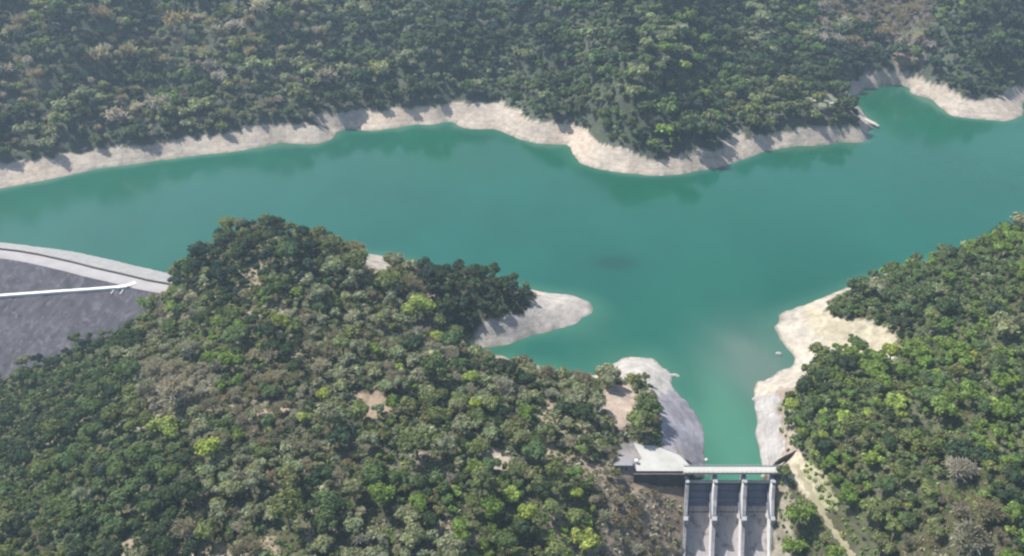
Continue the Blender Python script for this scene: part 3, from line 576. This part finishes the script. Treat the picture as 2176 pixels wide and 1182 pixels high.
# ------------------------------------------------------------------ trees
KINDS = {   # base albedo, word for it
 'dark': ((.058, .084, .050), 'dark green tree'), 'mid': ((.100, .142, .064), 'mid green tree'), 'olive': ((.150, .172, .080), 'olive green tree'),
 'pale': ((.190, .215, .140), 'pale grey-green tree'), 'lime': ((.25, .30, .085), 'bright lime green tree'), 'bright': ((.138, .200, .060), 'fresh green tree'),
 'bare': ((.28, .27, .24), 'grey leafless tree'), 'brown': ((.205, .190, .145), 'dry brown tree'), 'deep': ((.042, .066, .054), 'blackish green tree')}
def ico(sub):
    bm = bmesh.new(); bmesh.ops.create_icosphere(bm, subdivisions=sub, radius=1)
    V = np.array([v.co[:] for v in bm.verts]); F = np.array([[v.index for v in f.verts] for f in bm.faces]); bm.free(); return V, F
ICO1, ICO2, ICO0 = ico(1), ico(2), ico(1)
def crown_geo(rs, kind, nl, leaves, leaf, fine):
    """unit crown (radius about 1, foot of the trunk at z = 0): lobes of foliage plus leaf clumps over them"""
    base = np.array(KINDS[kind][0]); sparse = kind in ('bare', 'brown')
    V, Q, Tr, Cc = [], [], [], []; nv = 0; lobes = []
    flat = rs.uniform(.45, .95); hh = rs.uniform(.65, 1.3); ex = rs.uniform(.72, 1.15); ey = rs.uniform(.85, 1.2)
    for k in range(nl):
        a = rs.uniform(0, 6.283) if k else 0; rad = (math.sqrt(rs.uniform(.05, 1)) * .68) if k else 0
        zz = hh + flat * (.55 * math.sqrt(max(0, 1 - rad * rad)) * rs.uniform(.55, 1.1)); r = rs.uniform(.30, .50) * (1 - .25 * rad)
        lobes.append((np.array((rad * math.cos(a) * ex, rad * math.sin(a) * ey, zz)), r * rs.uniform(.75, 1.2), rs.uniform(.78, 1.25)))
    hue = np.array((rs.uniform(.93, 1.07), 1, rs.uniform(.88, 1.12)))
    for c, r, b in lobes:
        if not sparse:
            iv, fi = (ICO2 if fine else ICO1); v = iv * (r * rs.uniform(.66, 1.0, (len(iv), 1))) * np.array((1, 1, .85)) + c
            V.append(v); Tr.append(fi + nv); nv += len(v); Cc.append(np.tile(base * hue * b, (len(v), 1)) * rs.uniform(.8, 1.15, (len(v), 1)))
        m = leaves; d = rs.normal(size=(m, 3)); d[:, 2] += .35; d /= np.linalg.norm(d, axis=1)[:, None]
        p = c + d * np.array((1, 1, .85)) * r * (rs.uniform(.78, 1.18, (m, 1)) if not sparse else rs.uniform(.1, 1.3, (m, 1)))
        nrm_ = d + rs.normal(size=(m, 3)) * (.55 if not sparse else 1.0); nrm_ /= np.linalg.norm(nrm_, axis=1)[:, None]
        t = np.cross(nrm_, rs.normal(size=(m, 3))); t /= np.linalg.norm(t, axis=1)[:, None]; bt = np.cross(nrm_, t)
        if sparse: t = d + rs.normal(size=(m, 3)) * .5; t /= np.linalg.norm(t, axis=1)[:, None]; bt = np.cross(t, rs.normal(size=(m, 3))); bt /= np.linalg.norm(bt, axis=1)[:, None]
        s1 = leaf * rs.uniform(.6, 1.3, (m, 1)) * (2.1 if sparse else 1); s2 = leaf * rs.uniform(.5, 1.0, (m, 1)) * (.34 if sparse else 1)
        q = np.stack([p - t * s1 - bt * s2, p + t * s1 - bt * s2 * .6, p + t * s1 * .8 + bt * s2, p - t * s1 * .7 + bt * s2], 1).reshape(-1, 3)
        V.append(q); Q.append(np.arange(4 * m).reshape(-1, 4) + nv); nv += 4 * m
        Cc.append(np.repeat(base * hue * b * rs.uniform(.72, 1.3, (m, 1)), 4, 0))
    return np.concatenate(V), np.concatenate(Q), (np.concatenate(Tr) if Tr else np.zeros((0, 3), int)), np.concatenate(Cc), lobes
def trunk_geo(lobes, thick=.055, n=5, limbs=5):
    V, Q = [], []
    def seg(p, q, a, b):
        p, q = np.array(p, float), np.array(q, float); d = q - p; d /= np.linalg.norm(d); x = np.cross(d, (.3, .9, .2)); x /= np.linalg.norm(x); y = np.cross(d, x); o = len(V) * n
        for c, r in ((p, a), (q, b)): V.append(np.stack([c + r * (x * math.cos(2 * math.pi * i / n) + y * math.sin(2 * math.pi * i / n)) for i in range(n)]))
        for i in range(n): Q.append((o + i, o + (i + 1) % n, o + n + (i + 1) % n, o + n + i))
    h = min(l[0][2] for l in lobes) * .62; lean = lobes[0][0][:2] * .2
    seg((0, 0, -.35), (lean[0], lean[1], h), thick * 1.25, thick * .85)
    for c, r, b in lobes[:limbs]: m = c * .5 + np.array((lean[0], lean[1], h)) * .5 + np.array((0, 0, -.06)); seg((lean[0], lean[1], h - .04), m, thick * .7, thick * .42); seg(m, c, thick * .42, thick * .15)
    return np.concatenate(V), np.array(Q)
rsT = np.random.RandomState(21)
NV = {'dark': 5, 'mid': 6, 'olive': 5, 'pale': 5, 'lime': 4, 'bright': 6, 'bare': 5, 'brown': 5, 'deep': 4}
NEAR = {k: [crown_geo(rsT, k, rsT.randint(9, 14), 70 if k not in ('bare', 'brown') else 120, .085 if k not in ('bare', 'brown') else .10, True) for _ in range(v)] for k, v in NV.items()}
MIDL = {k: [crown_geo(rsT, k, rsT.randint(7, 10), 42 if k not in ('bare', 'brown') else 70, .10 if k not in ('bare', 'brown') else .11, False) for _ in range(v)] for k, v in NV.items()}
FAR = {k: [crown_geo(rsT, k, rsT.randint(7, 11), 22 if k not in ('bare', 'brown') else 40, .135, False) for _ in range(v)] for k, v in NV.items()}

TINY = {k: [crown_geo(rsT, k, rsT.randint(3, 6), 16 if k not in ('bare', 'brown') else 30, .19, False) for _ in range(v)] for k, v in NV.items()}
# what grows where (photo-surveyed regions, first match wins): outline, spacing factor, {kind: weight}
def box_(a, b, c, d): return [(a, b), (c, b), (c, d), (a, d)]
ZONES = [
 ([(1740, 112), (1905, 118), (1900, 170), (1790, 190), (1740, 150)], 'F', {'dark': 4, 'deep': 3, 'mid': 1}),
 ([(1730, -90), (1985, -90), (1972, 118), (1830, 150), (1745, 125)], 'F', {'bare': 1.5, 'brown': 6, 'pale': .4, 'dark': 1}),
 ([(1960, -120), (2500, -120), (2500, 200), (2100, 215), (1985, 170), (1975, 100)], 'F', {'bright': 1.5, 'mid': 5, 'dark': 4}),
 ([(1500, 175), (1830, 180), (1830, 275), (1500, 290)], 'F', {'mid': 3, 'olive': 3, 'dark': 3}),
 ([(700, -120), (1270, -120), (1180, 100), (1250, 330), (1100, 270), (700, 270)], 'F', {'dark': 5, 'deep': 3, 'mid': 3, 'pale': 1}),
 ([(1180, 100), (1400, 30), (1760, -60), (1800, 250), (1300, 330)], 'F', {'mid': 5, 'dark': 4, 'pale': 2, 'bright': .4, 'deep': 1}),
 ([(-600, -200), (720, -200), (720, 420), (-600, 480)], 'F', {'pale': 4, 'dark': 4, 'mid': 2, 'bare': 2, 'deep': 2, 'brown': 1.5, 'olive': 1}),
 ([(-3000, -3000), (5000, -3000), (5000, 600), (-3000, 600)], 'F', {'dark': 4, 'mid': 4, 'deep': 2, 'pale': 1}),
 ([(1640, 1000), (1690, 1000), (1712, 1060), (1760, 1190), (1660, 1190)], 'N', {'bright': 4, 'olive': 2, 'mid': 2}),
 ([(1640, 500), (2500, 400), (2500, 700), (1900, 760), (1700, 700)], 'N', {'mid': 5, 'dark': 3, 'olive': 1.5, 'bright': 2, 'pale': .6}),
 ([(1960, 1060), (2120, 1060), (2150, 1200), (1900, 1200)], 'N', {'brown': 4, 'bare': 2, 'olive': 2, 'mid': 1}),
 ([(1640, 700), (2600, 640), (2600, 1300), (1650, 1300)], 'N', {'bright': 7, 'mid': 5, 'olive': 1, 'dark': 2, 'lime': .3, 'pale': .3}),
 ([(1270, 980), (1470, 980), (1470, 1300), (1240, 1300)], 'N', {'brown': 5, 'bare': 2, 'olive': .6}),
 ([(300, 770), (460, 790), (470, 880), (300, 880)], 'N', {'bare': 6, 'brown': 3}),
 ([(880, 560), (1150, 590), (1160, 690), (950, 710)], 'N', {'dark': 5, 'deep': 4, 'mid': 2}),
 ([(400, 440), (1010, 560), (900, 620), (360, 640)], 'N', {'dark': 3, 'mid': 2, 'pale': 2, 'brown': 2, 'olive': 2, 'deep': 1}),
 ([(-200, 700), (300, 640), (290, 1000), (-200, 1300)], 'N', {'dark': 5, 'mid': 4, 'deep': 2, 'olive': 1, 'pale': 1}),
 ([(-200, 950), (420, 900), (420, 1300), (-200, 1300)], 'N', {'mid': 5, 'dark': 4, 'olive': 2, 'pale': 1, 'brown': 1}),
 ([(1000, 1020), (1270, 1020), (1260, 1300), (1000, 1300)], 'N', {'bright': 4, 'mid': 3, 'olive': 3, 'dark': 1, 'lime': .3}),
 ([(-500, 500), (1480, 600), (1480, 1400), (-500, 1400)], 'N', {'pale': 4.2, 'olive': 3.4, 'mid': 2.8, 'dark': 1.6, 'brown': 2.3, 'bare': 1.1, 'lime': .08, 'bright': .8}),
]
NOTREE = ['peak', 'dryturf', 'gap', 'spit', 'headland', 'gravel', 'sand', 'rightbank', 'landing', 'scar', 'patch', 'patch2', 'padzone', 'farclear', 'chuteside']
HERO = [ # px, py of the crown, height guess comes from the ground; kind, radius, label
 (885, 655, 'lime', 8.5, 'broad yellow green tree on the peninsula before the dark wood'), (1092, 925, 'olive', 7.5, 'large domed olive tree alone above the pale earth patch'),
 (885, 950, 'olive', 8.0, 'wide flat crowned olive tree left of the domed olive tree'), (350, 915, 'lime', 6.5, 'tall pale yellow green tree below the grey leafless trees'),
 (1088, 1052, 'lime', 4.2, 'small vivid lime green tree, left one of the pair near the dry scrub'), (1222, 1052, 'lime', 4.0, 'small vivid lime green tree, right one of the pair near the dry scrub'),
 (612, 1100, 'olive', 8.5, 'big rounded yellowish olive tree at the bottom edge of the left hill'), (812, 1060, 'bright', 6.5, 'soft grass green tree in the lower middle of the left hill'),
 (648, 890, 'lime', 3.6, 'small yellow green tree beside the bare tan clearing, lower one'), (690, 845, 'lime', 4.4, 'yellow green tree beside the bare tan clearing, upper one'), (1008, 865, 'lime', 4.2, 'rounded yellow green tree on the slope above the domed olive tree'),
 (1362, 905, 'olive', 6.8, 'rounded olive tree on the edge of the grey gravel bank above the pad'), (1000, 800, 'lime', 4.0, 'light yellow green tree near the inlet side of the left hill'), (1012, 955, 'olive', 5.0, 'brownish olive tree between the two large olive trees'),
 (370, 835, 'bare', 9.0, 'widest grey leafless tree on the left hill'), (720, 930, 'dark', 6.0, 'dark tree beside the white forked dead trunk'),
 (1150, 1040, 'dark', 5.0, 'dark green tree just left of the right lime green tree'), (1700, 1100, 'bright', 7.0, 'large fresh green tree between the chute and the sandy track'), (1690, 1160, 'bright', 6.0, 'lower fresh green tree between the chute and the sandy track'),
 (2050, 1150, 'brown', 8.0, 'dry brown tree in the bottom right corner thicket'), (2040, 1000, 'bare', 6.5, 'pale leafless tree with bare branches on the right hill'), (2140, 700, 'pale', 8.5, 'pale feathery grey green tree on the upper right hill'),
 (1740, 745, 'olive', 5.5, 'olive tree at the lower edge of the sand beach'), (1808, 717, 'olive', 1.9, 'small lone bush in the middle of the sand beach'), (1905, 855, 'lime', 5.5, 'yellow green tree in the middle of the right hill'), (2000, 875, 'bright', 7.5, 'large bright green tree in the middle of the right hill'),
 (1667, 1010, 'olive', 3.6, 'small olive bush at the right end of the bridge'),
]
def ground_at(px, py, up=0):
    z = 20.0
    for _ in range(40): x, y, _z = U(px, py, z + up); z = .6 * z + .4 * float(H(x, y))
    return x, y, z
hero = []
for px, py, k, r, lab in HERO:
    r *= 1.15 if r > 2 else 1
    x, y, z = ground_at(px, py, r * .85); hero.append((x, y, z, r, k, lab))
# jittered scatter
def scatter(x0, x1, y0, y1, s, rs):
    gx, gy = np.meshgrid(np.arange(x0, x1, s), np.arange(y0, y1, s)); gx = gx + (np.arange(gx.shape[0])[:, None] % 2) * s / 2
    return (gx + rs.uniform(-.38, .38, gx.shape) * s).ravel(), (gy + rs.uniform(-.38, .38, gx.shape) * s).ravel()
dam_pts = cr[:, :2] + nrm * 5
def allowed(x, y, z, px, py, bush=False):
    far = y > 590; ok = np.ones(x.shape, bool); px = px + 9 * vnoise(x, y, 6, 61); py = py + 7 * vnoise(x, y, 6, 62)
    for nme in NOTREE:
        if bush and nme in ('chuteside', 'farclear', 'dryturf', 'peak'): continue
        ok &= ~(inpoly(px, py, BARE[nme]) & (far if nme.startswith('far') else ~far))
    tlv = 11.5 + 2.5 * vnoise(x, y, 22, 9) + 1.5 * vnoise(x, y, 7, 10)
    ok &= np.where(far, z > tlv + .5, z > 5.0 + (bush is False) * 1.0) | ((~far) & (y < SY + 12)) | ((~far) & (x < -120) & (y < 470))
    u, v = uv_of(x, y); ok &= ~((np.abs(u) < HW + (1.5 if bush else 4)) & (v < 14)); ok &= ~((u < -HW) & (u > -53) & (v < -1) & (v > (-6 if bush else -9)))
    ok &= ~inpoly(x, y, pad_poly)
    dd = np.min((x[:, None] - TRACK[None, :, 0]) ** 2 + (y[:, None] - TRACK[None, :, 1]) ** 2, 1); ok &= dd > (2.0 if bush else 6.5) ** 2
    # keep off the dam: distance downstream/upstream from the crest, where its fill stands above the ground
    q = np.stack([np.interp(np.linspace(0, len(cr) - 1, 120), np.arange(len(cr)), cr[:, c]) for c in (0, 1)], -1)
    nn = np.stack([np.interp(np.linspace(0, len(cr) - 1, 120), np.arange(len(cr)), nrm[:, c]) for c in (0, 1)], -1)
    w = np.where(x < -120)[0]
    if len(w):
        dx = x[w, None] - q[None, :, 0]; dy = y[w, None] - q[None, :, 1]; j = np.argmin(dx ** 2 + dy ** 2, 1); off = dx[np.arange(len(w)), j] * nn[j, 0] + dy[np.arange(len(w)), j] * nn[j, 1]
        fz = np.where(off > 0, 17.4 - np.maximum(off - 9.5, 0) / 1.65, 17.6 + off * .51); ok[w] &= ~((fz > z[w] - .5) & (off > -40) & (off < 112))
    return ok
def kinds_for(px, py, far, rs, wx=None, wy=None):
    out = np.full(px.shape, 'mid', dtype=object); done = np.zeros(px.shape, bool)
    for poly, side, wts in ZONES:
        k = inpoly(px, py, poly) & ~done & (far if side == 'F' else ~far)
        if k.any():
            names = list(wts); p = np.array([wts[q] for q in names], float); 
            p = np.log(p)[None, :] - np.log(-np.log(rs.uniform(1e-9, 1, (k.sum(), len(names)))))
            if wx is not None: p = p + np.stack([2.6 * vnoise(wx[k], wy[k], 42, 40 + list(NV).index(q)) for q in names], -1)     # stands of one kind
            out[k] = np.array(names, dtype=object)[np.argmax(p, 1)]; done |= k
    return out
rsP = np.random.RandomState(5)
def two_sizes(x0, x1, y0, y1, sL, rL, sS, rS, rs):
    ax, ay = scatter(x0, x1, y0, y1, sL, rs); ar = rs.uniform(rL[0], rL[1], len(ax)) * np.exp(rs.normal(size=len(ax)) * .14); m = rs.rand(len(ax)) < .82; ax, ay, ar = ax[m], ay[m], ar[m]
    bx, by = scatter(x0, x1, y0, y1, sS, rs); br = rs.uniform(rS[0], rS[1], len(bx)); ok = np.ones(len(bx), bool)
    for i in range(0, len(bx), 4000):
        sl = slice(i, i + 4000); near = (np.abs(ay[None, :] - by[sl, None]) < 14) & (np.abs(ax[None, :] - bx[sl, None]) < 14)
        d = np.hypot(ax[None, :] - bx[sl, None], ay[None, :] - by[sl, None]) - ar[None, :] * .78; ok[sl] = np.where(near, d, 99).min(1) > 0
    return np.concatenate([ax, bx[ok]]), np.concatenate([ay, by[ok]]), np.concatenate([ar, br[ok]])
tx, ty, tr = two_sizes(-460, 470, 200, 590, 10.2, (4.2, 6.6), 4.6, (2.0, 3.6), rsP); tz = H(tx, ty); ppx, ppy, pdp = P(tx, ty, tz)
keep = (ppx > -330) & (ppx < 2500) & (ppy < 1330) & allowed(tx, ty, tz, ppx, ppy)
hv = np.array([(h[0], h[1], h[3]) for h in hero]); keep &= np.min(np.hypot(tx[:, None] - hv[None, :, 0], ty[:, None] - hv[None, :, 1] + 3) - hv[None, :, 2] * 1.0 - tr[:, None] * .45, 1) > 0
thin = inpoly(ppx, ppy, [(1230, 985), (1470, 990), (1470, 1300), (1250, 1300)]) | inpoly(ppx, ppy, [(1120, 950), (1290, 960), (1290, 1020), (1150, 1010)]); keep &= ~(thin & (rsP.rand(len(tx)) < .25)) & ~(thin & (tr > 4.5))
CLEAR = lambda x, y: vnoise(x, y, 17, 50) + .5 * vnoise(x, y, 7, 51)
keep &= ~((CLEAR(tx, ty) > .80) & (tx < 90))
tx, ty, tz, ppx, ppy, tr = (a[keep] for a in (tx, ty, tz, ppx, ppy, tr))
tk = kinds_for(ppx, ppy, np.zeros(len(tx), bool), rsP, tx, ty)
tr[(tk == 'brown') | (tk == 'bare')] *= .92
edge_ = (tz < 9) & (ty > SY); tr[edge_] *= .75
trees = [dict(x=a, y=b, z=c, r=r, k=k, lab=None) for a, b, c, r, k in zip(tx, ty, tz, tr, tk)] + [dict(x=h[0], y=h[1], z=h[2], r=h[3], k=h[4], lab=h[5]) for h in hero]
for t in trees:
    ax, ay, ad = P(t['x'], t['y'], t['z'] + t['r']); t['px'], t['py'], t['d'] = float(ax), float(ay), float(ad)
def seen(t):
    p = np.array((t['x'], t['y'], t['z'] + 1.35 * t['r'])); c = np.array((0, 0, CAM_H)); s = np.linspace(.03, .6, 50)[:, None]; q = p + (c - p) * s
    return bool((H(q[:, 0], q[:, 1]) + 1.0 < q[:, 2]).all())
inframe = [t for t in trees if -25 < t['px'] < 2200 and t['py'] < 1200 and seen(t)]
inframe.sort(key=lambda t: -(t['r'] / t['d'] * 1000 + (1000 if t['lab'] else 0)))
single = []
# the trees that show largest
inframe.sort(key=lambda t: (0 if t['lab'] else 1, -t['r'] / t['d']))
single = inframe[:298]; sid = {id(t) for t in single}
rest = [t for t in trees if id(t) not in sid]

def merged(name, items, lib, label, cat, rs, group=None):
    VV, QQ, TT, CC = [], [], [], []; nv = 0
    for t in items:
        L_ = lib if t['r'] > (4.8 if lib is FAR else 2.9) else (TINY if lib is FAR else FAR); V, Q, Tr, Cc, lb = L_[t['k']][rs.randint(len(L_[t['k']]))]; a = rs.uniform(0, 6.283); ca, sa = math.cos(a), math.sin(a); s = t['r']
        sz = s * rs.uniform(.85, 1.2); W = np.empty_like(V); W[:, 0] = (V[:, 0] * ca - V[:, 1] * sa) * s + t['x']; W[:, 1] = (V[:, 0] * sa + V[:, 1] * ca) * s + t['y']; W[:, 2] = V[:, 2] * sz + t['z']
        f = rs.uniform(.78, 1.25); VV.append(W); QQ.append(Q + nv); TT.append(Tr + nv); CC.append(Cc * f * np.array((rs.uniform(.95, 1.05), 1, rs.uniform(.92, 1.1)))); nv += len(V)
        TV, TQ = trunk_geo(lb, .05, 4, 2); TV = TV * np.array((s, s, sz)) + np.array((t['x'], t['y'], t['z'])); VV.append(TV); QQ.append(TQ + nv); CC.append(np.tile((.16, .14, .12), (len(TV), 1))); nv += len(TV)
    o = link(name, mesh_np(name, np.concatenate(VV), np.concatenate(QQ), np.concatenate(TT), np.concatenate(CC)), M['leaf']); tag(o, label, cat, group, 'stuff'); return o
rsM = np.random.RandomState(9)
merged('woodland', rest, MIDL, 'mixed green and dry woodland farther up the near hills', 'woodland', rsM)
fx, fy, fr = two_sizes(-760, 900, 600, 1240, 13.5, (5.8, 9.8), 6.3, (3.0, 5.0), rsP); fz = H(fx, fy); fpx, fpy, fdp = P(fx, fy, fz)
keep = (fpx > -260) & (fpx < 2440) & (fpy > -170) & (fpy < 700) & allowed(fx, fy, fz, fpx, fpy)
keep &= ~(inpoly(fpx, fpy, ZONES[1][0]) & (rsP.rand(len(fx)) < .15)); gold = inpoly(fpx, fpy, BARE['fargold']); keep &= ~(gold & (rsP.rand(len(fx)) < .75))
fx, fy, fz, fpx, fpy, fr = (a[keep] for a in (fx, fy, fz, fpx, fpy, fr)); fk = kinds_for(fpx, fpy, np.ones(len(fx), bool), rsP, fx, fy)
far_items = [dict(x=a, y=b, z=c, r=r, k=k) for a, b, c, r, k in zip(fx, fy, fz, fr, fk)]
merged('forest', far_items, FAR, 'dense forest covering the far bank above the bare rock band', 'forest', rsM)

# single trees: one prototype per kind and shape, then copies of the thing, its crown and its trunk
protos = {}
for k in NEAR:
    for i, (V, Q, Tr, Cc, lb) in enumerate(NEAR[k]):
        cm = mesh_np('crown', V, Q, Tr if len(Tr) else None, Cc); cm.materials.append(M['leaf'])
        tv, tq = trunk_geo(lb, .06, 6, 7); tm = mesh_np('trunk', tv, tq, None, None, True); tm.materials.append(M['palebark' if k == 'bare' else 'bark']); protos[(k, i)] = (cm, tm)
rsL = np.random.RandomState(33)
def cell(t):
    px, py = t['px'], t['py']
    if px < 1475:
        colname = ['beside the photo\'s left edge', 'below the grey leafless trees', 'left of the tan clearing', 'below the tan clearing', 'around the domed olive tree', 'near the lime green pair', 'in the scrub beside the chute'][int(np.searchsorted([190, 400, 590, 830, 1050, 1270], px))]
    else: colname = ['between chute and sandy track', 'right of the sandy track', 'on the middle right hill', 'beside the photo\'s right edge'][int(np.searchsorted([1740, 1900, 2040], px))]
    row = ['high up', 'midway', 'low down', 'at the bottom'][int(np.searchsorted([900, 1000, 1090], py))]
    return colname, row
groups = {}
for t in single:
    t['size'] = 'large ' if t['r'] > 6.3 else ('small ' if t['r'] < 4.6 else '')
    if not t['lab']: groups.setdefault((cell(t), t['k'], t['size']), []).append(t)
ORD = ['first', 'second', 'third', 'fourth', 'fifth', 'sixth', 'seventh', 'eighth', 'ninth', 'tenth', 'eleventh', 'twelfth']
NUM = ['zero', 'one', 'two', 'three', 'four', 'five', 'six', 'seven', 'eight', 'nine', 'ten', 'eleven', 'twelve', 'thirteen', 'fourteen']
for (cl, k, size), lst in groups.items():
    lst.sort(key=lambda t: t['px']); nn_ = len(lst)
    for i, t in enumerate(lst):
        base = f"{size}{KINDS[k][1]} {cl[1]} {cl[0]}"
        if nn_ == 2: base += ', ' + ('left' if i == 0 else 'right') + ' of two'
        elif nn_ == 3: base += ', ' + ('leftmost', 'middle', 'rightmost')[i] + ' of three'
        elif nn_ > 3: base += f"{', ' + ORD[i] + ' from left'}"
        t['lab'] = base
for t in single:
    cm, tm = protos[(t['k'], rsL.randint(NV[t['k']]))]
    root = bpy.data.objects.new('tree', None); col.objects.link(root); root.location = (t['x'], t['y'], t['z']); s = t['r']
    root.rotation_euler = (0, 0, rsL.uniform(0, 6.283)); root.scale = (s, s, s * rsL.uniform(.85, 1.18)); root.empty_display_size = .5
    tag(root, t['lab'][0].lower() + t['lab'][1:], 'tree', 'trees on the near hills')
    link('crown', cm, None, root); link('trunk', tm, None, root)
# white forked dead trunk and a pale dead tree
for px, py, lab, hgt in ((750, 912, 'white forked dead trunk standing bare on the left hill', 7.0), (1323, 926, 'pale dead tree beside the hut at the left end of the pad', 6.0)):
    x, y, z = ground_at(px, py + 8); b = MB(); b.tube((0, 0, -.5), (.2, 0, hgt * .35), .5, .4); b.tube((.2, 0, hgt * .33), (-1.6, .2, hgt), .38, .12); b.tube((.2, 0, hgt * .33), (2.0, -.3, hgt * .9), .36, .12); b.tube((-.8, .1, hgt * .7), (-2.4, -.6, hgt * .85), .2, .06); b.tube((1.2, -.2, hgt * .65), (1.0, .7, hgt * .98), .2, .06)
    tag(b.build('dead_tree', M['palebark'], loc=(x, y, z)), lab, 'dead tree')

# undergrowth: low clumps of leaves between the trees
def under(name, x0, x1, y0, y1, s, rs, lab, filt, ncl=16):
    ux, uy = scatter(x0, x1, y0, y1, s, rs); uz = H(ux, uy); upx, upy, ud = P(ux, uy, uz)
    k = (upx > -200) & (upx < 2400) & (upy < 1300) & (uy < 590) & allowed(ux, uy, uz, upx, upy, True) & filt(ux, uy, upx, upy); ux, uy, uz, upx, upy = (a[k] for a in (ux, uy, uz, upx, upy))
    kd = kinds_for(upx, upy, np.zeros(len(ux), bool), rs); bc = np.array([KINDS[q][0] for q in kd]) * rs.uniform(.8, 1.3, (len(ux), 1)); m = len(ux)
    sz = rs.uniform(.8, 2.0, (m, 1, 1)); d = rs.normal(size=(m, ncl, 3)); d[..., 2] = np.abs(d[..., 2]); d /= np.linalg.norm(d, axis=-1, keepdims=True)
    p = np.stack([ux, uy, uz - .15], -1)[:, None, :] + d * sz * rs.uniform(.5, 1.0, (m, ncl, 1)); nr = d + rs.normal(size=d.shape) * .5; t = np.cross(nr, rs.normal(size=d.shape)); t /= np.linalg.norm(t, axis=-1, keepdims=True); bt = np.cross(nr, t); bt /= np.linalg.norm(bt, axis=-1, keepdims=True)
    s1 = rs.uniform(.3, .6, (m, ncl, 1)); q = np.stack([p - t * s1 - bt * s1, p + t * s1 - bt * s1 * .7, p + t * s1 * .7 + bt * s1, p - t * s1 * .8 + bt * s1 * .8], 2).reshape(-1, 3)
    cc = np.repeat((bc[:, None, :] * rs.uniform(.75, 1.3, (m, ncl, 1))).reshape(-1, 3), 4, 0)
    tag(link(name, mesh_np(name, q, np.arange(len(q)).reshape(-1, 4), None, cc), M['leaf']), lab, 'undergrowth', None, 'stuff')
under('undergrowth', -420, 420, 200, 560, 3.0, rsM, 'low green and dry undergrowth between the trees of the near hills', lambda x, y, a, b: np.ones(len(x), bool))

# ------------------------------------------------------------------ haze
HAZE = 0.00014
if HAZE:
    hb = MB(); hb.box(-1620, 1620, -950, 2180, -130, 560); m = bpy.data.materials.new('haze_air'); m.use_nodes = True; N = m.node_tree.nodes; L = m.node_tree.links; N.clear()
    out = N.new('ShaderNodeOutputMaterial'); v = N.new('ShaderNodeVolumePrincipled'); v.inputs['Color'].default_value = (.60, .80, 1.0, 1); v.inputs['Density'].default_value = HAZE; v.inputs['Anisotropy'].default_value = .2
    L.new(v.outputs[0], out.inputs['Volume']); tag(hb.build('haze', m), kind='stuff')
print('TREES', len(trees), 'single', len(single), 'rest', len(rest), 'far', len(far_items), 'labels', len({t['lab'] for t in single}), 'maxd', single[-1]['d'])
